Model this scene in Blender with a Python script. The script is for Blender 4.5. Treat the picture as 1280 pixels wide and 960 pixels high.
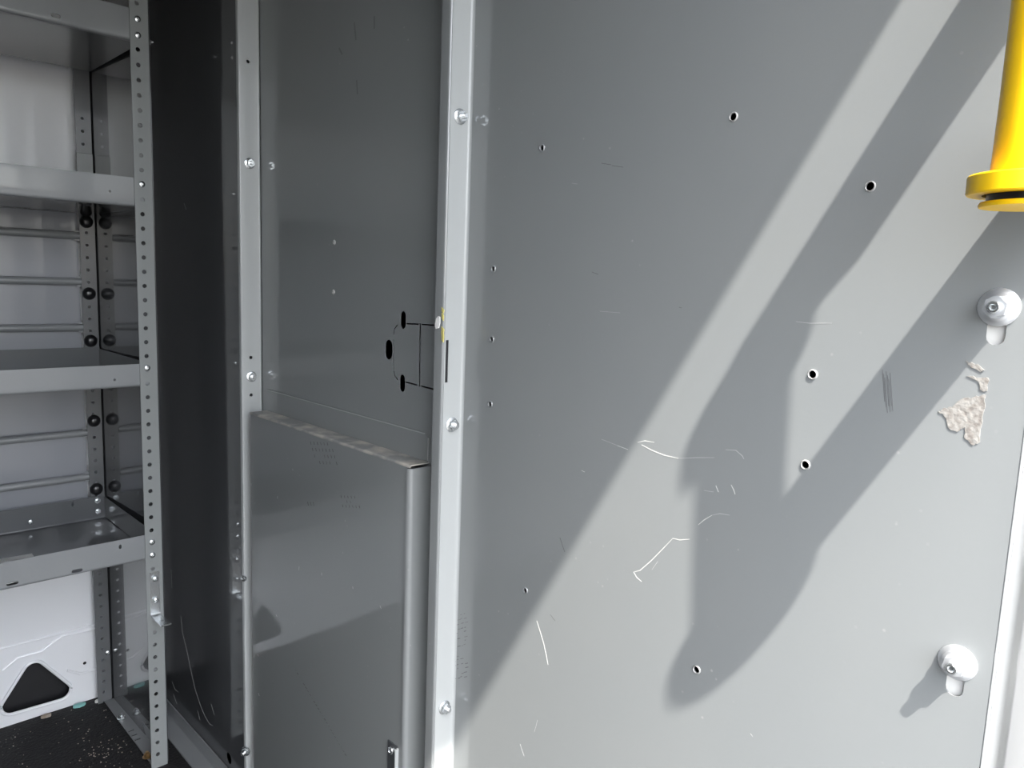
import bpy, bmesh, math, random
from mathutils import Vector, Matrix

random.seed(7)
for o in list(bpy.data.objects):
    bpy.data.objects.remove(o)
SC = bpy.context.scene
C = SC.collection
PI = math.pi
H = 0.905                      # eye height above the load floor; builder heights are measured from the eye

# ------------------------------------------------------------------ camera
# world axes: +X towards the front of the van, +Y across to the shelf side, +Z up
RX, RY, RZ = (Vector((0.7200, -0.0678, 0.6907)), Vector((-0.6930, -0.1235, 0.7103)), Vector((0.0372, -0.9900, -0.1359)))
FPX = 950.0
def ray(px, py):
    c = Vector(((px - 640) / FPX, (py - 480) / FPX, 1.0))
    return Vector((RX.dot(c), RY.dot(c), RZ.dot(c)))
def onx(px, py, x): r = ray(px, py); return r * (x / r.x)
def ony(px, py, y): r = ray(px, py); return r * (y / r.y)
def onz(px, py, z): r = ray(px, py); return r * (z / r.z)

cam = bpy.data.cameras.new('camera')
cam.sensor_fit = 'HORIZONTAL'; cam.sensor_width = 36.0; cam.lens = FPX / 1280 * 36.0
cam.clip_start = 0.01; cam.clip_end = 500
camo = bpy.data.objects.new('camera', cam); C.objects.link(camo)
right = Vector((RX.x, RY.x, RZ.x)).normalized()
downv = Vector((RX.y, RY.y, RZ.y)).normalized()
fwd = Vector((RX.z, RY.z, RZ.z)).normalized()
m3 = Matrix((right, -downv, -fwd)).transposed()
camo.matrix_world = Matrix.Translation((0, 0, H)) @ m3.to_4x4()
SC.camera = camo

# ------------------------------------------------------------------ sky, sun, exposure
SUN = Vector((-0.29, -0.576, 1.0)).normalized()
w = bpy.data.worlds.new('world'); SC.world = w; w.use_nodes = True
nt = w.node_tree; nt.nodes.clear()
sky = nt.nodes.new('ShaderNodeTexSky'); sky.sky_type = 'NISHITA'; sky.sun_disc = False
sky.sun_elevation = math.asin(SUN.z); sky.sun_rotation = math.atan2(SUN.x, SUN.y)
sky.air_density = 1.0; sky.dust_density = 2.0; sky.ozone_density = 1.0
bg = nt.nodes.new('ShaderNodeBackground'); bg.inputs['Strength'].default_value = 0.50
wo = nt.nodes.new('ShaderNodeOutputWorld')
hs = nt.nodes.new('ShaderNodeHueSaturation'); hs.inputs['Saturation'].default_value = 0.35      # hazy, whitish sky
nt.links.new(sky.outputs[0], hs.inputs['Color']); nt.links.new(hs.outputs[0], bg.inputs[0]); nt.links.new(bg.outputs[0], wo.inputs[0])
sl = bpy.data.lights.new('sun', 'SUN'); sl.energy = 6.2; sl.angle = math.radians(0.8); sl.color = (1.0, 0.955, 0.89)
so = bpy.data.objects.new('sun', sl); C.objects.link(so)
so.location = SUN * 6; so.rotation_euler = SUN.to_track_quat('Z', 'Y').to_euler()
vs = SC.view_settings
vs.view_transform = 'Standard'; vs.look = 'None'; vs.gamma = 1.0; vs.use_curve_mapping = False
vs.exposure = 1.28

# ------------------------------------------------------------------ materials
def lin(r, g, b):
    f = lambda v: (v / 255) / 12.92 if v / 255 <= 0.04045 else ((v / 255 + 0.055) / 1.055) ** 2.4
    return (f(r), f(g), f(b), 1)
def mat(name, col, rough=0.4, metal=0.0, coat=0.0, bump=None, mottled=None, speck=None, coat_rough=0.06):
    m = bpy.data.materials.new(name); m.use_nodes = True
    n = m.node_tree; b = n.nodes['Principled BSDF']
    b.inputs['Base Color'].default_value = col
    b.inputs['Roughness'].default_value = rough; b.inputs['Metallic'].default_value = metal
    b.inputs['Coat Weight'].default_value = coat; b.inputs['Coat Roughness'].default_value = coat_rough
    tc = n.nodes.new('ShaderNodeTexCoord')
    if mottled:
        scale, amt, col2 = mottled
        t = n.nodes.new('ShaderNodeTexNoise'); t.inputs['Scale'].default_value = scale; t.inputs['Detail'].default_value = 6
        n.links.new(tc.outputs['Object'], t.inputs['Vector'])
        r = n.nodes.new('ShaderNodeMapRange'); r.inputs['From Min'].default_value = 0.40; r.inputs['From Max'].default_value = 0.72
        r.inputs['To Max'].default_value = amt
        n.links.new(t.outputs['Fac'], r.inputs['Value'])
        x = n.nodes.new('ShaderNodeMix'); x.data_type = 'RGBA'
        x.inputs[6].default_value = col; x.inputs[7].default_value = col2
        n.links.new(r.outputs[0], x.inputs[0]); last = x.outputs[2]
        if speck:
            sc, size, scol = speck
            v = n.nodes.new('ShaderNodeTexVoronoi'); v.inputs['Scale'].default_value = sc
            n.links.new(tc.outputs['Object'], v.inputs['Vector'])
            g = n.nodes.new('ShaderNodeMapRange'); g.inputs['From Min'].default_value = size * .5; g.inputs['From Max'].default_value = size
            g.inputs['To Min'].default_value = 0.55; g.inputs['To Max'].default_value = 0.0
            n.links.new(v.outputs['Distance'], g.inputs['Value'])
            t2 = n.nodes.new('ShaderNodeTexNoise'); t2.inputs['Scale'].default_value = 9
            n.links.new(tc.outputs['Object'], t2.inputs['Vector'])
            g2 = n.nodes.new('ShaderNodeMapRange'); g2.inputs['From Min'].default_value = 0.52; g2.inputs['From Max'].default_value = 0.7
            n.links.new(t2.outputs['Fac'], g2.inputs['Value'])
            mu = n.nodes.new('ShaderNodeMath'); mu.operation = 'MULTIPLY'
            n.links.new(g.outputs[0], mu.inputs[0]); n.links.new(g2.outputs[0], mu.inputs[1])
            x2 = n.nodes.new('ShaderNodeMix'); x2.data_type = 'RGBA'
            n.links.new(last, x2.inputs[6]); x2.inputs[7].default_value = scol
            n.links.new(mu.outputs[0], x2.inputs[0]); last = x2.outputs[2]
        n.links.new(last, b.inputs['Base Color'])
    if bump:
        scale, strength, dist = bump
        t = n.nodes.new('ShaderNodeTexNoise'); t.inputs['Scale'].default_value = scale; t.inputs['Detail'].default_value = 2
        n.links.new(tc.outputs['Object'], t.inputs['Vector'])
        k = n.nodes.new('ShaderNodeBump'); k.inputs['Strength'].default_value = strength; k.inputs['Distance'].default_value = dist
        n.links.new(t.outputs['Fac'], k.inputs['Height']); n.links.new(k.outputs[0], b.inputs['Normal'])
        k2 = n.nodes.new('ShaderNodeBump'); k2.inputs['Strength'].default_value = strength * .4; k2.inputs['Distance'].default_value = dist
        n.links.new(t.outputs['Fac'], k2.inputs['Height']); n.links.new(k2.outputs[0], b.inputs['Coat Normal'])
    return m

M = {}
M['paint'] = mat('grey_paint', (0.205, 0.217, 0.22, 1), 0.45, 0, 0.85, (260, 0.16, 0.0003), (5.0, 0.35, (0.235, 0.243, 0.24, 1)), (70, 0.10, (0.40, 0.40, 0.38, 1)), 0.05)
M['dark_shaded_gloss'] = mat('dark_shaded_gloss_paint', (0.052, 0.055, 0.060, 1), 0.40, 0, 1.0, (120, 0.04, 0.0002), (4.0, 0.4, (0.062, 0.065, 0.07, 1)), (60, 0.07, (0.2, 0.2, 0.2, 1)), 0.045)  # same grey as the other panels, darkened to carry the left panel's shade
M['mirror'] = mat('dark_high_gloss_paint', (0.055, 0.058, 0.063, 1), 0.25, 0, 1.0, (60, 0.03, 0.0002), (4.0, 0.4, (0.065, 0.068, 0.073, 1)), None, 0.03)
M['lit_pale_paint'] = mat('lit_pale_grey_paint', (0.36, 0.375, 0.375, 1), 0.40, 0, 0.35, (300, 0.15, 0.0003))  # paler grey copy: daylight on the flanges put into the colour, also edges
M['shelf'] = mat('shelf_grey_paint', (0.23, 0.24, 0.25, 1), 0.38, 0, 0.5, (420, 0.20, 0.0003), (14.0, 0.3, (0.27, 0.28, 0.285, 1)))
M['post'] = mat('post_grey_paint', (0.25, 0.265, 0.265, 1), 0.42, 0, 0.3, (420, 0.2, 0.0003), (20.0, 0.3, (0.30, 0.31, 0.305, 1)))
M['backing'] = mat('wall_tone_grey', (0.27, 0.28, 0.305, 1), 0.32, 0, 0.5, (60, 0.08, 0.0004), (6.0, 0.3, (0.235, 0.245, 0.27, 1)))
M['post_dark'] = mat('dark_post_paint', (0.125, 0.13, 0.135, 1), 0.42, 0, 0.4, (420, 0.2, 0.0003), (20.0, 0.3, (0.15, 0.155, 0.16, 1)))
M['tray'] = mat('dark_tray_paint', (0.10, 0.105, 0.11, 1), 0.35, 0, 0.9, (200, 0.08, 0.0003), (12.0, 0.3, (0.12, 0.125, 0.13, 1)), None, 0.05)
M['scuff_dim'] = mat('scuff_soft', (0.15, 0.157, 0.16, 1), 0.6, 0, 0, (400, 0.1, 0.0001))
M['white'] = mat('white_body_paint', (0.83, 0.84, 0.865, 1), 0.30, 0, 0.5, (35, 0.10, 0.0006), (8.0, 0.25, (0.77, 0.78, 0.80, 1)))
M['cream'] = mat('white_pillar_paint', (0.78, 0.775, 0.75, 1), 0.35, 0, 0.5, (200, 0.06, 0.0003))
M['liner'] = mat('dark_roof_liner', (0.055, 0.055, 0.06, 1), 0.8, 0, 0, (90, 0.2, 0.001), (12, 0.4, (0.075, 0.075, 0.08, 1)))
M['mat'] = mat('black_floor_mat', (0.007, 0.007, 0.008, 1), 0.75, 0, 0.0, (160, 0.8, 0.003), (40, 0.6, (0.016, 0.015, 0.015, 1)), (120, 0.16, (0.45, 0.42, 0.38, 1)))
M['black'] = mat('black_rubber', (0.012, 0.012, 0.014, 1), 0.28, 0, 0.2, (200, 0.05, 0.0002))
M['dark'] = mat('black_cavity', (0.010, 0.010, 0.012, 1), 0.7, 0, 0, (60, 0.1, 0.0005), (20, 0.4, (0.02, 0.02, 0.022, 1)))
M['zinc'] = mat('zinc_plate', (0.74, 0.77, 0.78, 1), 0.26, 0.93, 0, (500, 0.12, 0.0002), (120, 0.4, (0.58, 0.62, 0.66, 1)))
M['zinc_dull'] = mat('dull_zinc', (0.78, 0.80, 0.82, 1), 0.42, 0.8, 0, (500, 0.15, 0.0002), (150, 0.4, (0.62, 0.66, 0.72, 1)))
M['brass'] = mat('yellow_zinc', (0.62, 0.42, 0.22, 1), 0.3, 1.0, 0, (500, 0.1, 0.0002))
M['bare'] = mat('bare_metal_edge', (0.42, 0.42, 0.41, 1), 0.45, 0.3, 0, (700, 0.1, 0.0002))
M['yellow'] = mat('yellow_plastic', (0.90, 0.56, 0.005, 1), 0.42, 0, 0.15, (300, 0.10, 0.0003), (25, 0.25, (0.86, 0.50, 0.005, 1)))
M['scratch'] = mat('scratch_white', (0.50, 0.50, 0.48, 1), 0.6, 0, 0, (400, 0.1, 0.0001))
M['scratch_dim'] = mat('scratch_grey', (0.34, 0.345, 0.34, 1), 0.6, 0, 0, (400, 0.1, 0.0001))
M['scuff'] = mat('scuff_dark', (0.085, 0.085, 0.088, 1), 0.6, 0, 0, (400, 0.1, 0.0001))
M['dust'] = mat('dusty_ledge', (0.22, 0.225, 0.22, 1), 0.6, 0, 0.1, (300, 0.3, 0.0004), (38, 1.0, (0.50, 0.465, 0.41, 1)))
M['residue'] = mat('paper_residue', (0.275, 0.267, 0.25, 1), 0.85, 0, 0, (350, 0.8, 0.0006), (220, 1.0, (0.15, 0.13, 0.115, 1)))
M['paper'] = mat('white_paper', (0.80, 0.80, 0.78, 1), 0.8, 0, 0, (150, 0.1, 0.0002))
M['ground'] = mat('asphalt', (0.11, 0.108, 0.104, 1), 0.85, 0, 0, (30, 0.4, 0.004), (3.0, 0.6, (0.085, 0.083, 0.08, 1)))
M['crumb'] = mat('crumbs', (0.30, 0.24, 0.19, 1), 0.8, 0, 0, (300, 0.3, 0.0005), (80, 0.8, (0.5, 0.46, 0.42, 1)))
M['teal'] = mat('teal_chip', (0.25, 0.55, 0.52, 1), 0.6, 0, 0, (300, 0.1, 0.0005))
M['ysmear'] = mat('yellow_paint_smear', (0.62, 0.55, 0.18, 1), 0.6, 0, 0, (300, 0.2, 0.0003))

# ------------------------------------------------------------------ mesh helpers
OFF = {}                                       # object name -> world offset of its thing
def box(bm, x0, x1, y0, y1, z0, z1):
    vs_ = [bm.verts.new((x, y, z)) for x in (x0, x1) for y in (y0, y1) for z in (z0, z1)]
    for q in ((0, 1, 3, 2), (4, 6, 7, 5), (0, 4, 5, 1), (2, 3, 7, 6), (0, 2, 6, 4), (1, 5, 7, 3)):
        bm.faces.new([vs_[i] for i in q])
def prism(bm, pts, axis, a0, a1):
    """closed 2-D outline swept along an axis: 'x' takes (y,z), 'y' takes (x,z), 'z' takes (x,y)"""
    f = {'x': lambda p, a: (a, p[0], p[1]), 'y': lambda p, a: (p[0], a, p[1]), 'z': lambda p, a: (p[0], p[1], a)}[axis]
    A = [bm.verts.new(f(p, a0)) for p in pts]; B = [bm.verts.new(f(p, a1)) for p in pts]
    n = len(pts)
    bm.faces.new(A[::-1]); bm.faces.new(B)
    for i in range(n):
        bm.faces.new((A[i], A[(i + 1) % n], B[(i + 1) % n], B[i]))
def circle(cx, cy, r, n=14, sy=1.0):
    return [(cx + r * math.cos(2 * PI * i / n), cy + r * sy * math.sin(2 * PI * i / n)) for i in range(n)]
def slot(cx, cz, wdt, hgt, n=7):
    """vertical obround outline"""
    r = min(wdt, hgt) / 2; out = []
    if hgt >= wdt:
        d = hgt / 2 - r
        for i in range(n + 1): a = PI * i / n; out.append((cx + r * math.cos(a), cz + d + r * math.sin(a)))
        for i in range(n + 1): a = PI + PI * i / n; out.append((cx + r * math.cos(a), cz - d + r * math.sin(a)))
    else:
        d = wdt / 2 - r
        for i in range(n + 1): a = -PI / 2 + PI * i / n; out.append((cx + d + r * math.cos(a), cz + r * math.sin(a)))
        for i in range(n + 1): a = PI / 2 + PI * i / n; out.append((cx - d + r * math.cos(a), cz + r * math.sin(a)))
    return out
def rounded(pts, r, n=5):
    """round the corners of an open or closed polyline (first and last kept)"""
    out = [pts[0]]
    for i in range(1, len(pts) - 1):
        p, a, b = Vector(pts[i]), Vector(pts[i - 1]), Vector(pts[i + 1])
        u = (a - p).normalized(); v = (b - p).normalized()
        ang = u.angle(v); d = r / math.tan(ang / 2)
        s, e = p + u * d, p + v * d
        c = p + (u + v).normalized() * (r / math.sin(ang / 2))
        a0 = math.atan2(s.y - c.y, s.x - c.x); a1 = math.atan2(e.y - c.y, e.x - c.x)
        da = (a1 - a0 + PI) % (2 * PI) - PI
        for k in range(n + 1):
            t = a0 + da * k / n; out.append((c.x + r * math.cos(t), c.y + r * math.sin(t)))
    out.append(pts[-1]); return out
def sheetfold(pts, t):
    """outline of a bent sheet: polyline plus its offset by t to the left"""
    off = []
    for i, p in enumerate(pts):
        d = Vector((0, 0))
        if i > 0: d += (Vector(p) - Vector(pts[i - 1])).normalized()
        if i < len(pts) - 1: d += (Vector(pts[i + 1]) - Vector(p)).normalized()
        d.normalize(); off.append((p[0] - d.y * t, p[1] + d.x * t))
    return list(pts) + off[::-1]
def lathe(bm, prof, n=16):
    """profile (r,z) turned about z; starts and ends on the axis if r == 0"""
    rings = []
    for r, z in prof:
        if r < 1e-7: rings.append([bm.verts.new((0, 0, z))])
        else: rings.append([bm.verts.new((r * math.cos(2 * PI * i / n), r * math.sin(2 * PI * i / n), z)) for i in range(n)])
    for A, B in zip(rings, rings[1:]):
        for i in range(n):
            j = (i + 1) % n
            if len(A) == 1 and len(B) == 1: continue
            if len(A) == 1: bm.faces.new((A[0], B[i], B[j]))
            elif len(B) == 1: bm.faces.new((A[i], A[j], B[0]))
            else: bm.faces.new((A[i], A[j], B[j], B[i]))
def tube(bm, path, r, n=10, closed=False):
    path = [Vector(p) for p in path]; rings = []
    for i, p in enumerate(path):
        a = path[i - 1] if (i > 0 or closed) else p
        b = path[(i + 1) % len(path)] if (i < len(path) - 1 or closed) else p
        d = (b - a).normalized()
        u = d.cross(Vector((0, 0, 1)))
        if u.length < 1e-3: u = d.cross(Vector((1, 0, 0)))
        u.normalize(); v = d.cross(u)
        rings.append([bm.verts.new(p + u * r * math.cos(2 * PI * k / n) + v * r * math.sin(2 * PI * k / n)) for k in range(n)])
    pairs = list(zip(rings, rings[1:])) + ([(rings[-1], rings[0])] if closed else [])
    for A, B in pairs:
        for k in range(n): bm.faces.new((A[k], A[(k + 1) % n], B[(k + 1) % n], B[k]))
    if not closed: bm.faces.new(rings[0][::-1]); bm.faces.new(rings[-1])
def finish(bm, smooth):
    bmesh.ops.recalc_face_normals(bm, faces=bm.faces)
    me = bpy.data.meshes.new('mesh'); bm.to_mesh(me); bm.free()
    if smooth:
        for p in me.polygons: p.use_smooth = True
        me.set_sharp_from_angle(angle=math.radians(smooth))
    return me
def thing(name, label, cat, loc, group=None):
    o = bpy.data.objects.new(name, None); C.objects.link(o)
    o.empty_display_size = 0.05
    o.location = (loc[0], loc[1], loc[2] + H); o['label'] = label; o['category'] = cat
    if group: o['group'] = group
    OFF[o.name] = Vector(loc); return o
def part(name, bm, m, parent=None, cut=None, smooth=30, bevel=0, label=None):
    """link a bmesh built in eye-height coordinates as one object; cut = bmesh of holes to punch out"""
    off = OFF.get(parent.name, Vector((0, 0, 0))) if parent else Vector((0, 0, -H))
    for v in bm.verts: v.co -= off
    o = bpy.data.objects.new(name, finish(bm, smooth)); C.objects.link(o)
    if cut is not None:
        for v in cut.verts: v.co -= off
        k = bpy.data.objects.new('cutter', finish(cut, 0)); C.objects.link(k)
        md = o.modifiers.new('holes', 'BOOLEAN'); md.operation = 'DIFFERENCE'; md.solver = 'EXACT'; md.use_self = True; md.object = k
        dg = bpy.context.evaluated_depsgraph_get(); dg.update()
        me = bpy.data.meshes.new_from_object(o.evaluated_get(dg))
        o.modifiers.clear(); o.data = me
        bpy.data.objects.remove(k)
        if smooth: me.set_sharp_from_angle(angle=math.radians(smooth))
    if bevel:
        bv = o.modifiers.new('bevel', 'BEVEL'); bv.width = bevel; bv.segments = 2; bv.limit_method = 'ANGLE'
    o.data.materials.clear(); o.data.materials.append(M[m] if isinstance(m, str) else m)
    if parent: o.parent = parent
    OFF[o.name] = off
    if label: o['label'] = label
    return o
def struct(name, bm, m, cut=None, smooth=30):
    o = part(name, bm, m, None, cut, smooth); o['kind'] = 'structure'; return o
def put(name, me, loc, axis, parent, spin=0.0, label=None):
    """an object of a shared mesh (built about z) placed with its z along axis"""
    o = bpy.data.objects.new(name, me); C.objects.link(o); o.parent = parent
    o.location = Vector(loc) - OFF[parent.name]
    o.rotation_euler = (Vector(axis).to_track_quat('Z', 'Y') @ Matrix.Rotation(spin, 4, 'Z').to_quaternion()).to_euler()
    OFF[o.name] = Vector(loc)
    if label: o['label'] = label
    return o
def sub(name, me, parent):
    o = bpy.data.objects.new(name, me); C.objects.link(o); o.parent = parent; return o
def meshof(build, m, smooth=35):
    bm = bmesh.new(); build(bm); me = finish(bm, smooth); me.materials.append(M[m]); return me

# shared small hardware, built about z with the seat at z = 0
def _pan(bm):
    lathe(bm, [(0, 0), (.0050, 0), (.0052, .0010), (.0046, .0024), (.0030, .0033), (.0016, .0035), (.0013, .0026), (0, .0024)], 16)
def _nut(bm):
    lathe(bm, [(0, 0), (.0080, 0), (.0080, .0012), (.0074, .0016), (0, .0016)], 20)
    prism(bm, circle(0, 0, .0058, 6), 'z', .0016, .0064)
    lathe(bm, [(0, .006), (.0030, .006), (.0030, .0100), (.0024, .0106), (0, .0106)], 12)
def _bigwasher(bm):
    lathe(bm, [(0, 0), (.0116, 0), (.0118, .0006), (.0108, .0018), (.0088, .0032), (.0070, .0036), (0, .0036)], 28)
def _bignut(bm):
    lathe(bm, [(0, .0034), (.0086, .0034), (.0086, .0046), (.0070, .0058), (0, .0058)], 24)
    prism(bm, circle(0, 0, .0068, 6), 'z', .0056, .0100)
def _stud(bm):
    lathe(bm, [(0, .0096), (.0038, .0096), (.0038, .0132), (.0032, .0140), (.0020, .0140), (.0014, .0128), (0, .0126)], 16)
def _plug(bm):
    lathe(bm, [(0, 0), (.0118, 0), (.0122, .0012), (.0112, .0048), (.0086, .0080), (.0048, .0098), (0, .0104)], 18)
def _rim(r):
    def f(bm):
        lathe(bm, [(r, .0002), (r, .0008), (r * 1.12, .0011), (r * 1.25, .0006), (r * 1.4, -.0001)], 14)
    return f
def _dimple(bm):
    lathe(bm, [(0, .0004), (.0012, .0010), (.0022, .0014), (.0031, .0006), (.0036, 0)], 12)
ME = dict(pan=meshof(_pan, 'zinc'), nut=meshof(_nut, 'zinc'), washer=meshof(_bigwasher, 'zinc_dull'), bignut=meshof(_bignut, 'zinc_dull'),
          stud=meshof(_stud, 'zinc'), plug=meshof(_plug, 'black'), brass=meshof(_nut, 'brass'), dimple=meshof(_dimple, 'bare'),
          rim5=meshof(_rim(.0028), 'bare'), rim3=meshof(_rim(.0026), 'paint'))

# ------------------------------------------------------------------ the setting: the van body
FZ = -H
DOORX = -0.20  # rear edge of the unseen opening, narrowed to dim the far panels
WI, WO, ROOF = 0.030, -0.010, 0.66         # inner and outer face of the door-side wall, roof height
HEAD = (0.3150 - WO) / 0.576
XB = 0.540                                   # plane of the bulkhead sheets
bm = bmesh.new(); box(bm, -2.6, 0.9, WO, 1.70, FZ - .04, FZ); struct('floor', bm, 'mat')
bm = bmesh.new(); box(bm, -2.6, 2.0, WO, 1.78, ROOF, ROOF + .04); struct('ceiling', bm, 'liner')
bm = bmesh.new(); box(bm, -2.64, -2.6, WO, 1.78, FZ, ROOF); struct('wall_rear', bm, 'liner')
bm = bmesh.new(); box(bm, 1.96, 2.0, WO, 1.78, FZ - .04, ROOF); box(bm, .9, 1.96, WO, 1.78, FZ - .04, FZ); struct('wall_front', bm, 'liner')
# side wall with the sliding door opening the light comes through
bm = bmesh.new()
box(bm, -2.6, DOORX, WO, WI, FZ, ROOF); box(bm, 0.62, 2.0, WO, WI, FZ, ROOF); box(bm, DOORX, 0.62, WO, WI, HEAD, ROOF)
box(bm, -2.6, 2.0, WO, WI, FZ - .35, FZ)
struct('wall_right', bm, 'white')
# shelf-side wall with its pressed openings
WY = 1.664
tri = [ony(42, 830, WY), ony(88, 866, WY), ony(4, 890, WY)]
tri = [(p.x, p.z) for p in tri]
cx = sum(p[0] for p in tri) / 3; cz = sum(p[1] for p in tri) / 3
def rtri(k, r):
    k *= 1.27
    q = [(cx + (p[0] - cx) * k, cz + (p[1] - cz) * k) for p in tri]
    mid = ((q[0][0] + q[1][0]) / 2, (q[0][1] + q[1][1]) / 2)
    return rounded([mid, q[1], q[2], q[0], mid], r, 7)[:-1]
TR = rtri(1.0, .017)
bm = bmesh.new(); box(bm, -2.6, 2.0, WY, WY + .0015, FZ, ROOF)
cut = bmesh.new(); prism(cut, TR, 'y', WY - .01, WY + .01)
hp = ony(106, 829, WY); prism(cut, circle(hp.x, hp.z, .0035, 10), 'y', WY - .01, WY + .01)
wl = struct('wall_left', bm, 'white', cut)
bm = bmesh.new(); tube(bm, [(p[0], WY - .0005, p[1]) for p in rtri(1.06, .019)], .0035, 8, True); part('opening_rim', bm, 'white', wl)
bm = bmesh.new(); box(bm, -2.6, 2.0, WY + .03, WY + .034, FZ, ROOF); part('outer_skin', bm, 'dark', wl, label='dark outer skin seen through the opening')
for pts in ([(-200, 862), (0, 811), (60, 796), (121, 780)], [(4, 838), (22, 822), (52, 814), (66, 803), (78, 795), (121, 786)], [(84, 838), (100, 842), (124, 836)]):
    bm = bmesh.new(); tube(bm, [ony(a, b, WY) for a, b in pts], .0028, 8); part('pressed_bead', bm, 'white', wl)
# ground outside, seen only in reflections
bm = bmesh.new(); box(bm, -60, 60, -60, 60, FZ - .72, FZ - .66); struct('ground', bm, 'ground')
# white door pillar at the right edge of the bulkhead
prof = rounded([(XB + .004, .175), (XB + .004, .1005), (XB - .005, .0955), (XB - .011, .082), (XB - .008, .035), (XB + .02, .0)], .004, 6)
bm = bmesh.new(); prism(bm, prof + [(XB + .08, .0), (XB + .08, .175)], 'z', FZ, ROOF)
struct('trim_1', bm, 'cream', None, 50)

# ------------------------------------------------------------------ bulkhead, right panel
YL, YR = 0.634, 0.1086
rp = thing('partition_panel', 'large grey steel bulkhead panel in sunlight at the right, crossed by the handle shadow', 'panel', (XB, (YL + YR) / 2, FZ))
bm = bmesh.new(); box(bm, XB, XB + .0009, YR, YL - .004, FZ, ROOF - .002)
cut = bmesh.new()
HOLES = [((678, 185), 3), ((917, 146), 5), ((1088, 233), 5), ((617, 336), 3), ((615, 424), 3), ((613, 505), 3), ((1016, 468), 5), ((1007, 581), 5), ((657, 738), 3), ((871, 837), 5)]
for (a, b), k in HOLES:
    p = onx(a, b, XB); prism(cut, circle(p.y, p.z, .0028 if k == 5 else .0026, 12), 'x', XB - .01, XB + .01)
SL = [(1197, 828), (1249, 384)]
for a, b in SL:
    p = onx(a, b, XB); prism(cut, slot(p.y, p.z - .0080, .0105, .031), 'x', XB - .01, XB + .01)
part('sheet', bm, 'paint', rp, cut)
bm = bmesh.new()
out = rounded([(XB, YL - .004), (XB, YL), (.5138, YL)], .0035, 5)
prism(bm, sheetfold(out, -.0016), 'z', FZ, ROOF - .002)
cut = bmesh.new(); p0 = ony(562, 425, YL); p1 = ony(560, 478, YL)
box(cut, .5154, .5192, YL - .01, YL + .01, p1.z, p0.z)
part('flange', bm, 'lit_pale_paint', rp, cut, 40)
bm = bmesh.new(); box(bm, XB - .0004, XB + .0030, YR - .0016, YR + .0002, FZ, ROOF - .002); part('lit_edge', bm, 'lit_pale_paint', rp, None, 30, .0006)  # pale strip carrying the sunlit highlight of the cut edge
bm = bmesh.new(); box(bm, .5154, .5192, YL + .0006, YL + .0015, p1.z - .002, p0.z + .002); part('slot_darkener', bm, 'dark', rp, None, 0, label='added black strip that makes the slot read dark')  # added black strip, stands in for the dark depth of the slot
for (a, b), k in HOLES:
    put('hole_rim', ME['rim5' if k == 5 else 'rim3'], onx(a, b, XB), (-1, 0, 0), rp, label='bare metal burr round a drilled hole')
for a, b in SL:
    p = onx(a, b, XB)
    r = put('washer', ME['washer'], p, (-1, 0, 0), rp, label='zinc plated domed washer')
    n_ = sub('nut', ME['bignut'], r); n_.rotation_euler = (0, 0, .35); sub('stud', ME['stud'], r)
for a, b in ((571, 145), (561, 531), (550, 886)):
    p = ony(a, b, YL); put('bolt', ME['nut'], (.526, YL - .0002, p.z), (0, -1, 0), rp, .3, label='zinc plated hex bolt')
def ribbon(bm, pts, wpx, f):
    """a shallow proud mark along a pixel polyline mapped to the surface by f, thickness .15 mm"""
    P = [Vector(f(*p)) for p in pts]
    for i in range(len(P) - 1):
        a, b = P[i], P[i + 1]
        s = (b - a).normalized()
        nrm = Vector((-1, 0, 0)); u = s.cross(nrm).normalized()
        w0 = wpx * (.5 + .5 * (i > 0)); w1 = wpx * (.5 + .5 * (i < len(P) - 2))
        q = [a - u * w0, a + u * w0, b + u * w1, b - u * w1]
        A = [bm.verts.new(v) for v in q]; B = [bm.verts.new(v + nrm * .00015) for v in q]
        bm.faces.new(B)
        for k in range(4): bm.faces.new((A[k], A[(k + 1) % 4], B[(k + 1) % 4], B[k]))
fr = lambda a, b: onx(a, b, XB)
WHITE = [[(792, 715), (800, 713), (815, 700), (841, 673)], [(792, 715), (796, 722), (802, 727)], [(841, 673), (850, 675), (862, 674)], [(873, 656), (880, 650), (890, 644)],
         [(802, 556), (815, 563), (830, 569), (848, 573)], [(797, 553), (806, 551), (818, 553)], [(772, 557), (785, 562)], [(671, 776), (676, 792), (680, 806), (683, 820), (685, 831)],
         [(895, 607), (898, 615)], [(914, 606), (917, 612), (919, 618)], [(727, 588), (731, 590)]]
DIM = [[(752, 549), (772, 557)], [(848, 573), (870, 572), (893, 572)], [(890, 644), (900, 642), (912, 644)], [(907, 562), (920, 563), (928, 570), (930, 574)], [(880, 613), (892, 615)],
       [(995, 402), (1012, 404), (1040, 404)], [(750, 389), (775, 391)], [(822, 702), (815, 712)], [(938, 917), (941, 921)], [(650, 930), (655, 945)], [(672, 900), (668, 915)], [(715, 229), (722, 230)]]
DARK = [[(752, 204), (764, 206)], [(765, 207), (779, 209)], [(700, 672), (706, 690)], [(740, 340), (748, 343)], [(688, 768), (694, 776)], [(849, 384), (852, 385)]]
for nm, lst, m_, wd in (('scratches', WHITE, 'scratch', .0004), ('faint_scratches', DIM, 'scratch_dim', .0003), ('dark_scuffs', DARK, 'scuff', .0004)):
    bm = bmesh.new()
    for s in lst: ribbon(bm, s, wd, fr)
    o = part(nm, bm, m_, rp, None, 0); o['kind'] = 'stuff'
bm = bmesh.new()                              # rubbed streaks beside the flange and under the bolt
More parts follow.
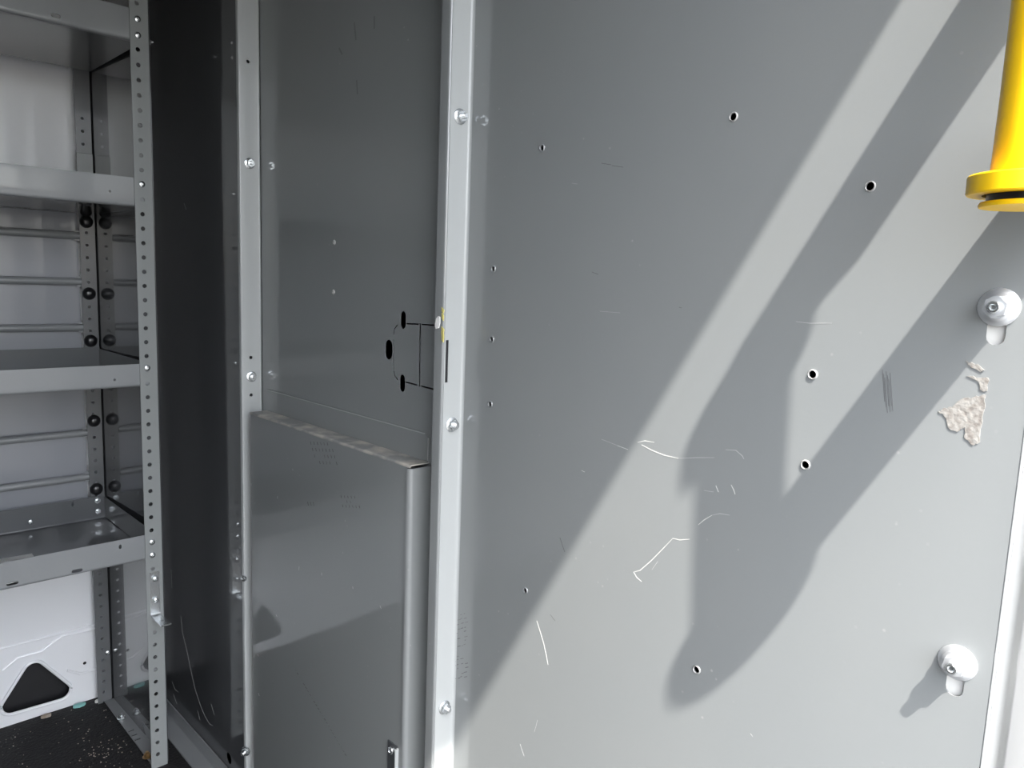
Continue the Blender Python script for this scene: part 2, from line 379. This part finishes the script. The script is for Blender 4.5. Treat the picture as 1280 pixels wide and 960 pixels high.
for k in range(15):
    for c in range(4):
        if random.random() < .35: continue
        x0 = 567 + c * 4.6 + random.uniform(-1, 1); y0 = 771 + k * 5.6 - c * 1.2 + random.uniform(-1, 1)
        ribbon(bm, [(x0, y0), (x0 + random.uniform(1.5, 4), y0 - .8)], random.uniform(.0003, .0008), fr)
for k in range(7): ribbon(bm, [(1103 + k * 1.6, 462 + (k * 5) % 13), (1106 + k * 1.7, 502 + (k * 7) % 15)], .00018, fr)
o = part('rubbed_streaks', bm, 'scuff', rp, None, 0); o['kind'] = 'stuff'
# torn paper residue
def patch(pts, jit=1.6):
    out = []
    for i, p in enumerate(pts):
        q = pts[(i + 1) % len(pts)]
        for k in range(4):
            t = k / 4
            out.append((p[0] + (q[0] - p[0]) * t + random.uniform(-jit, jit) * (k > 0), p[1] + (q[1] - p[1]) * t + random.uniform(-jit, jit) * (k > 0)))
    return [(v.y, v.z) for v in (fr(*p) for p in out)]
for pts in ([(1233, 494), (1228, 522), (1225, 553), (1215, 556), (1206, 548), (1207, 534), (1196, 540), (1187, 536), (1180, 520), (1173, 514), (1182, 510), (1192, 507), (1204, 498), (1218, 496)],
            [(1236, 473), (1234, 489), (1227, 488), (1224, 478), (1209, 470), (1220, 472)], [(1208, 451), (1222, 455), (1231, 463), (1226, 465), (1212, 456)]):
    bm = bmesh.new(); prism(bm, patch(pts), 'x', XB - .0005, XB + .0002); part('sticker_residue', bm, 'residue', rp, None, 0, label='torn greyish white sticker remnant')

# ------------------------------------------------------------------ bulkhead, middle panel
YM = 1.119
mp = thing('partition_panel', 'grey bulkhead panel in the middle with the cut knockout hatch and the box cover below', 'panel', (XB, (YL + YM) / 2, FZ))
bm = bmesh.new(); box(bm, XB, XB + .0007, YL + .004, YM, FZ, ROOF - .002)
cut = bmesh.new()
for c_ in ((504, 400, .0105, .021), (486, 437, .0150, .0245), (503, 479, .0105, .021), (546.5, 487, .0105, .019)):
    p = fr(c_[0], c_[1]); prism(cut, slot(p.y, p.z, c_[2], c_[3]), 'x', XB - .01, XB + .01)
def slit(pts, wd=.0018):
    P = [fr(*p) for p in pts]
    for a, b in zip(P, P[1:]):
        d = Vector((b.y - a.y, b.z - a.z)).normalized(); u = Vector((-d.y, d.x)) * wd / 2; e = d * .0001
        prism(cut, [(a.y - e.x + u.x, a.z - e.y + u.y), (b.y + e.x + u.x, b.z + e.y + u.y), (b.y + e.x - u.x, b.z + e.y - u.y), (a.y - e.x - u.x, a.z - e.y - u.y)], 'x', XB - .01, XB + .01)
slit([(508, 404.5), (523, 405.2)]); slit([(527, 405.5), (546, 407)]); slit([(525, 404), (524.2, 483)], .0026)
slit([(491.7, 424), (491.7, 462)]); slit([(491.9, 418), (492.8, 411), (497, 406)]); slit([(492, 464), (494, 471), (498, 475)])
slit([(507, 477.5), (522, 481.5)]); slit([(526, 482.5), (543, 487)])
part('sheet', bm, 'paint', mp, cut)
bm = bmesh.new()                             # flange at the right with its folded lip
prism(bm, sheetfold(rounded([(XB, YL + .0095), (XB, YL + .0020), (.5128, YL + .0020), (.5128, YL + .0150)], .0015, 4), .0014), 'z', FZ, ROOF - .002)
part('flange', bm, 'paint', mp, None, 40, label='flange folded into a narrow lip')
bm = bmesh.new()                             # flange at the left, its face turned to the door
prism(bm, sheetfold(rounded([(XB, YM - .005), (XB, YM), (.5085, YM), (.5085, YM + .007)], .0022, 4), -.0016), 'z', FZ, ROOF - .002)
cut = bmesh.new()
for b in (77, 447, 494):
    p = ony(311, b, YM); prism(cut, circle(.5235, p.z, .0026, 12), 'y', YM - .01, YM + .01)
part('flange', bm, 'lit_pale_paint', mp, cut, 40)
for a, b in ((311, 204), (311, 471), (308, 722), (309, 938)):
    p = ony(a, b, YM); put('bolt', ME['nut' if b != 722 else 'pan'], (.524 if b < 600 else .5085, YM - .0002 if b < 600 else YM, p.z), (0, -1, 0) if b < 600 else (-1, -.6, 0), mp, .5, label='zinc plated hex bolt')
for a, b in ((418, 303), (417, 365)):
    put('dimple', ME['dimple'], fr(a, b), (-1, 0, 0), mp, label='bare metal pierced dimple')
bm = bmesh.new()
prism(bm, [(p.y, p.z) for p in (onx(a, b, .511) for a, b in ((545.5, 398), (548, 395), (550, 396), (550, 404), (548.5, 410), (545, 411), (543.8, 407)))], 'x', .5106, .5116)
part('light_leak', bm, 'paper', mp, None, 0, label='white patch on the lip for light leaking through a hole')  # white patch painted in place of light leaking through a hole
bm = bmesh.new()
for z0, z1 in ((384, 392), (391, 401), (408, 417), (414, 428)):
    q = [(552.2 + random.uniform(-.5, .5), z0), (554.6, z0 + 3), (555.0 + random.uniform(-.4, .4), (z0 + z1) / 2), (554.3, z1), (552.6 + random.uniform(-.5, .5), z1 - 3)]
    prism(bm, [(p.y, p.z) for p in (onx(a, b, .511) for a, b in q)], 'x', .5106, .5116)
part('paint_smear', bm, 'ysmear', mp, None, 0, label='yellow paint smear on the lip')
bm = bmesh.new()
for s in ([(443, 28), (445, 50)], [(468, 20), (468, 36)], [(424, 60), (428, 68)], [(446, 100), (447, 118)]): ribbon(bm, s, .0028, fr)
o = part('dark_scuffs', bm, 'scuff_dim', mp, None, 0); o['kind'] = 'stuff'

# ------------------------------------------------------------------ box cover over the lower middle panel
XC = 0.5100; CL, CR, CT = 1.0960, 0.6860, -0.2148
cv = thing('box_cover', 'folded grey steel box cover with a dusty top ledge, on the lower middle bulkhead panel', 'cover', (XC, .89, FZ))
bm = bmesh.new()
prism(bm, sheetfold(rounded([(XC, CR + .006), (XC, CR), (XB - .0004, CR)], .0045, 6), -.0014), 'z', FZ, CT - .0042); part('side_return', bm, 'paint', cv, None, 40)
bm = bmesh.new()
prism(bm, sheetfold(rounded([(XB - .0004, CL), (XC, CL), (XC, CR + .006)], .0030, 5), .0014), 'z', FZ, CT - .0030); part('front_face', bm, 'paint', cv, None, 40)
bm = bmesh.new()                             # ledge: rolls over from the face, runs back, turns up the sheet
lp = rounded([(XC, CT - .0032), (XC, CT), (XB - .0020, CT)], .0026, 5)
prism(bm, sheetfold(lp, -.0014), 'y', CR + .001, CL); part('ledge', bm, 'dust', cv, None, 40, label='dusty scuffed top ledge')
bm = bmesh.new(); prism(bm, [(CR + .004, CT), (CL - .001, CT), (CL - .001, CT + .0325), (CR + .010, CT + .0325), (CR + .004, CT + .028)], 'x', XB - .0020, XB - .0004)
part('back_flange', bm, 'paint', cv)
bm = bmesh.new(); box(bm, XB - .0026, XB - .0018, CR + .010, CL - .001, CT + .0318, CT + .0330); box(bm, XB - .0026, XB - .0018, CR + .0036, CR + .0044, CT + .001, CT + .028)
part('flange_edge', bm, 'lit_pale_paint', cv, None, 0, label='pale worn edge of the back flange')
fc = lambda a, b: onx(a, b, XC - .0001)
bm = bmesh.new()
a = fc(486, 924); b = fc(497, 958)
box(bm, XC - .0018, XC, b.y, a.y, a.z - .06, a.z); 
kb = part('corner_bracket', bm, 'dark_shaded_gloss', cv, None, 30, .0004)
bm = bmesh.new(); box(bm, XC - .0050, XC, b.y - .0014, b.y, a.z - .06, a.z - .002); part('bracket_edge', bm, 'lit_pale_paint', kb)
put('screw', ME['pan'], fc(491, 937) + Vector((-.0017, 0, 0)), (-1, 0, 0), kb, label='zinc plated screw')
bm = bmesh.new()
def dashes(x0, y0, rows, cols, dx, dy, sk, ln, wd, skip=.25):
    for r in range(rows):
        for c in range(cols):
            if random.random() < skip: continue
            x = x0 + c * dx + r * sk; y = y0 + r * dy + c * dx * .05
            ribbon(bm, [(x, y), (x + ln * .25, y + ln)], wd * random.uniform(.5, 1.1), fc)
dashes(388, 552, 4, 7, 4.2, 8, 2.4, 3.8, .0013); dashes(422, 619, 3, 6, 4.2, 6, 3, 3.2, .0012, .4); dashes(381, 627, 1, 4, 3.5, 5, 0, 5, .0012, .1)
for k in range(26): ribbon(bm, [(366 + k * 2.6, 832 + k * 4.4), (368 + k * 2.6, 834.5 + k * 4.4)], random.choice((.0002, .0006, .0011)), fc)
o = part('boot_scuffs', bm, 'scuff', cv, None, 0); o['kind'] = 'stuff'
bm = bmesh.new()
for x, y in ((314, 604), (347, 620), (314, 790), (318, 818), (322, 818), (323, 866), (345, 768), (441, 733), (475, 757), (402, 716), (366, 586), (374, 708)):
    ribbon(bm, [(x, y), (x + random.uniform(-.5, 1.5), y + random.uniform(2, 5))], .0005, fc)
o = part('light_chips', bm, 'scratch', cv, None, 0); o['kind'] = 'stuff'

# ------------------------------------------------------------------ bulkhead, left panel
XL = 0.523
lpn = thing('partition_panel', 'glossy grey bulkhead panel at the left, shade put into its colour, behind the perforated shelf post', 'panel', (XL, 1.39, FZ))
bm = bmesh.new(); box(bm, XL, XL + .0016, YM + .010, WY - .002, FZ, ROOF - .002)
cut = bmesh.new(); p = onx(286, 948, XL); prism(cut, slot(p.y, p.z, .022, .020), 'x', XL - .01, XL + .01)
part('sheet', bm, 'dark_shaded_gloss', lpn, cut)
bm = bmesh.new(); prism(bm, sheetfold(rounded([(XL, YM + .016), (XL, YM + .0085), (XL - .012, YM + .0085)], .002, 4), -.0012), 'z', FZ, ROOF - .002); part('flange', bm, 'dark_shaded_gloss', lpn, None, 40)
fl = lambda a, b: onx(a, b, XL)
bm = bmesh.new()
for s in ([(226, 770), (228, 790), (234, 815), (238, 835)], [(238, 835), (243, 858), (250, 880)], [(250, 880), (256, 895), (262, 905), (266, 907)], [(247, 888), (250, 900)], [(264, 880), (268, 894)],
          [(215, 852), (219, 862), (223, 865)], [(217, 868), (221, 880)], [(214, 712), (215, 735)], [(230, 254), (233, 262)]):
    ribbon(bm, s, .0008, fl)
o = part('scratches', bm, 'scratch_dim', lpn, None, 0); o['kind'] = 'stuff'
for a, b in ((254, 937),):
    put('bolt', ME['pan'], fl(a, b), (-1, 0, 0), lpn, label='zinc plated bolt')

# angle strip on the floor along the foot of the left panel
fa = thing('floor_angle', 'grey steel angle strip on the floor along the foot of the dark bulkhead panel', 'angle strip', (.506, 1.4, FZ))
bm = bmesh.new(); box(bm, .4905, .5220, 1.16, 1.60, FZ, FZ + .0025); part('base_leg', bm, 'shelf', fa)
bm = bmesh.new(); box(bm, .5195, .5220, 1.16, 1.60, FZ + .0025, FZ + .030); part('upright_leg', bm, 'shelf', fa)

# ------------------------------------------------------------------ shelving unit
YF, YB = 1.346, 1.634
SX0, SX1 = -0.46, 0.4530
sh = thing('shelving_unit', 'grey perforated steel shelving unit along the white van wall, with four tray shelves', 'shelving', (.2, YF, FZ))
PITCH = 0.0235
bm = bmesh.new(); prism(bm, sheetfold([(.4345, YF), (.4624, YF), (.4624, YF + .026)], .0020), 'z', FZ, .62)
cut = bmesh.new()
for k in range(-10, 53):
    prism(cut, circle(.4458, .3427 - k * PITCH, .0037, 10), 'y', YF - .01, YF + .01)
fp = part('post', bm, 'post', sh, cut, 30)
for a, b in ((172, 24), (172, 44), (175, 230), (180, 460), (187, 678), (188, 694)):
    p = ony(a, b, YF); put('bolt', ME['pan'], (.4458, YF, p.z), (0, -1, 0), fp, random.random(), label='zinc plated bolt')
put('bolt', ME['nut'], (.4626, YF + .012, ony(185, 49, YF).z), (1, 0, 0), fp, .2, label='zinc plated bolt end')
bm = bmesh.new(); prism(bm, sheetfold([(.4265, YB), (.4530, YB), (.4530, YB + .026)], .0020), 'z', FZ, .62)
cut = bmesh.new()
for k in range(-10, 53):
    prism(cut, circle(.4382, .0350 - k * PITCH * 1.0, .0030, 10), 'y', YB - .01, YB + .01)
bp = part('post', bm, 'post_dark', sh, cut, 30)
for a, b in ((107, 263), (107, 277), (111, 367), (112, 426), (117, 526), (121, 611)):
    p = ony(a, b, YB); put('plug', ME['plug'], (.4382, YB, p.z), (0, -1, 0), bp, label='black domed plug')
for a, b in ((121, 625), (122, 638)):
    p = ony(a, b, YB); put('bolt', ME['nut'], (.4382, YB, p.z), (0, -1, 0), bp, .4, label='zinc plated bolt')
p = ony(137, 815, YB); put('bolt', ME['pan'], (.4480, YB, p.z), (0, -1, 0), bp, label='zinc plated bolt')
bm = bmesh.new(); z = ony(106, 192, YB).z; box(bm, .4255, .4535, YB - .002, YB, z - .036, z); part('splice_plate', bm, 'post', bp, None, 30, .0006)
for o_, dx in ((fp, -.905), (bp, -.90)):           # the far end's posts, out of frame
    c = o_.copy(); C.objects.link(c); c.parent = sh; c.location.x += dx
# end panel
bm = bmesh.new(); prism(bm, [(.4632, YF + .001), (.4644, YF + .001), (.4556, YB + .026), (.4544, YB + .026)], 'z', FZ + .004, .62); part('end_panel', bm, 'mirror', sh, label='glossy dark steel end panel')
# trays
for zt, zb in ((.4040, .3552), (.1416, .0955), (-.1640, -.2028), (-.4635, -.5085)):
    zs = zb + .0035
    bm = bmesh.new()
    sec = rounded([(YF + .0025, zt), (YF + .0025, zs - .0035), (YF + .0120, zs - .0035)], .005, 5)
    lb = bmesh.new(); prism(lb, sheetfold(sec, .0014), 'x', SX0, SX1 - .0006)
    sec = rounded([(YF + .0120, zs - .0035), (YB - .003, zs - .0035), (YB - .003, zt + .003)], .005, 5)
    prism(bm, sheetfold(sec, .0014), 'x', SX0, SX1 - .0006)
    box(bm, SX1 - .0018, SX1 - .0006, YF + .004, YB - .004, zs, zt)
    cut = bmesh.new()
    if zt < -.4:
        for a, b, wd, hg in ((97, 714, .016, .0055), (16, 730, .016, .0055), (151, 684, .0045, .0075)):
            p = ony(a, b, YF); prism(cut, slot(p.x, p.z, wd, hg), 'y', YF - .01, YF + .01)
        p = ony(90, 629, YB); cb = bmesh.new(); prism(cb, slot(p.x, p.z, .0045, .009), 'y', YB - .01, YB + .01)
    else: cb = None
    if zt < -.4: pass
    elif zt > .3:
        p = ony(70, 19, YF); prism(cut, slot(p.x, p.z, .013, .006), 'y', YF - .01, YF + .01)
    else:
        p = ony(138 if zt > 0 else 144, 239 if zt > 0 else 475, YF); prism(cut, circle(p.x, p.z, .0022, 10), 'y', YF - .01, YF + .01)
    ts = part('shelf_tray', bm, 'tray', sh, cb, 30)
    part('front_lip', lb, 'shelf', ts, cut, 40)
    if zt < -.4:
        p = ony(38, 652, YB - .003); put('bolt', ME['pan'], (p.x, YB - .0048, p.z), (0, -1, 0), ts, label='zinc plated bolt')
        p = onz(70, 690, zs); put('bolt', ME['pan'], (p.x, YF + .004, zt - .012), (0, 1, 0), ts, label='zinc plated bolt')
# added grey sheet darkening the wall behind the rails
bm = bmesh.new(); box(bm, SX0, .4262, YB + .0150, YB + .0162, -.5050, .0955); part('wall_tone_sheet', bm, 'backing', sh, label='added pale grey backing sheet behind the rails')
# back rails
for zr in (.0525, -.0346, -.1225, -.3306, -.4200):
    bm = bmesh.new(); tube(bm, [(SX0, YB + .006, zr), (.4262, YB + .006, zr)], .0072, 12)
    box(bm, .418, .4275, YB + .0035, YB + .0045, zr - .010, zr + .010)
    part('back_rail', bm, 'shelf', sh, None, 40)
# foot rail with slots
bm = bmesh.new(); prism(bm, sheetfold([(.4375, FZ + .0025), (.4615, FZ + .0025), (.4615, FZ + .026)], .0018), 'y', YF + .004, YB - .002)
cut = bmesh.new()
for a, b in ((164, 913), (168, 918.5), (172, 924)):
    p = onz(a, b, FZ + .004); box(cut, p.x - .0055, p.x + .0055, p.y - .0024, p.y + .0024, FZ - .002, FZ + .010)
fr_ = part('foot_rail', bm, 'shelf', sh, cut, 30)
put('bolt', ME['nut'], onz(152, 898, FZ + .0045), (0, 0, 1), fr_, label='zinc plated bolt')
put('bolt', ME['brass'], onz(184, 946, FZ + .0045), (0, 0, 1), fr_, label='brass coloured bolt')
# zinc angle bracket on the front post
bm = bmesh.new()
prism(bm, sheetfold(rounded([(YF - .0002, -.5325), (YF - .0002, -.6125), (YF - .0500, -.6125)], .003, 5), .0022), 'x', .4405, .4570)
cut = bmesh.new(); prism(cut, circle(.4488, YF - .030, .0028, 12), 'z', -.63, -.60); prism(cut, circle(.4488, YF - .042, .0020, 12), 'z', -.63, -.60)
ab = part('angle_bracket', bm, 'zinc', sh, cut, 40, label='shiny zinc plated angle bracket')
for z in (-.5450, -.5840): put('bolt', ME['pan'], (.4490, YF - .0024, z), (0, -1, 0), ab, random.random())

# things lying on the shelf and floor
p0 = onz(40, 692, -.5030); p1 = onz(0, 694, -.5030)
bm = bmesh.new(); prism(bm, [(.02, YF + .014), (p0.x - .006, YF + .014), (p0.x, p0.y), (.02, p1.y)], 'z', -.5034, -.5026)
o = part('paper_sheet', bm, 'paper', None, None, 0); o['label'] = 'small white paper sheet lying on the lowest shelf tray'; o['category'] = 'paper'
bm = bmesh.new()
for k in range(110):
    a, b = random.uniform(0, 175), random.uniform(885, 960)
    if k < 60: a, b = random.gauss(128, 16), random.gauss(938, 9)
    p = onz(a, b, FZ)
    if p.x > .432 or p.y > 1.655: continue
    s = random.uniform(.0006, .0016)
    bmesh.ops.create_icosphere(bm, subdivisions=1, radius=s, matrix=Matrix.Translation((p.x, p.y, FZ + s * .5)) @ Matrix.Diagonal((1, random.uniform(.6, 1.8), .6, 1)))
o = part('crumbs', bm, 'crumb', None, None, 0); o['kind'] = 'stuff'; o['label'] = 'scattered pale crumbs on the black floor mat'; o['category'] = 'debris'
def chip(name, a, b, m_, label, sx, sy):
    p = onz(a, b, FZ)
    bm = bmesh.new(); prism(bm, [(p.x + sx * math.cos(t) * random.uniform(.7, 1.1), min(p.y, WY - .013) + sy * math.sin(t) * random.uniform(.7, 1.1)) for t in [i * PI / 4 for i in range(8)]], 'z', FZ, FZ + .005)
    o = part(name, bm, m_, None, None, 0); o['label'] = label; o['category'] = 'debris'
chip('foam_chip', 124, 877, 'paper', 'white foam chip on the black mat beside the shelf post foot', .009, .005)
chip('plastic_chip', 97, 881, 'teal', 'teal plastic chip at the foot of the white wall', .013, .006)
chip('dirt_clump', 56, 893, 'crumb', 'brown dirt clump at the foot of the white wall left of the teal chip', .009, .005)

# ------------------------------------------------------------------ yellow grab handle at the door pillar
GX, GY = .4408, .0995
def lean(z):                                 # the grip leans a little towards the pillar at its foot
    t = max(0, (.20 - z) / .15); return Vector((.0055 * t, .0010 * t, 0))
gh = thing('grab_handle', 'yellow plastic grab handle with a flared end at the top right, on the door pillar', 'handle', (GX, GY, .04))
def turned(prof, n=28):
    bm = bmesh.new(); lathe(bm, prof, n)
    for v in bm.verts: v.co += Vector((GX, GY, 0)) + lean(v.co.z)
    return bm
part('grip', turned([(0, .058), (.0178, .058), (.0174, .070), (.0170, .10), (.0168, .15), (.0172, .250), (0, .250)]), 'yellow', gh, None, 40)
part('flange', turned([(0, .0605), (.0170, .0605), (.0266, .0600), (.0272, .0592), (.0272, .0512), (.0266, .0504), (.0200, .0504), (.0196, .058), (0, .058)]), 'yellow', gh, None, 25)
part('flange', turned([(0, .249), (.0225, .249), (.0235, .251), (.0235, .261), (.0225, .263), (0, .263)]), 'yellow', gh, None, 40)
part('end_socket', turned([(0, .058), (.0185, .058), (.0180, .0470), (0, .0470)]), 'black', gh, None, 40, label='dark socket under the flange')
part('end_ring', turned([(0, .0470), (.0205, .0470), (.0212, .0458), (.0208, .0445), (0, .0445)]), 'yellow', gh, None, 40)
bm = bmesh.new()                             # upper arm back to the pillar
prism(bm, rounded([(GX, .262), (GX - .016, .2625), (GX - .018, .268), (GX + .004, .283), (XB + .03, .283), (XB + .03, .246), (GX + .034, .246), (GX + .016, .262), (GX, .262)], .003, 3)[:-1], 'y', GY - .012, GY + .014)
part('mounting_arm', bm, 'black', gh, None, 40, .003, label='black upper mounting arm')
bm = bmesh.new()                             # lower arm back to the pillar
prism(bm, [(GX + .010, .068), (XB + .03, .068), (XB + .03, .108), (GX + .010, .108)], 'y', GY - .022, GY + .006)
part('mounting_arm', bm, 'black', gh, None, 40, .003, label='black lower mounting arm')
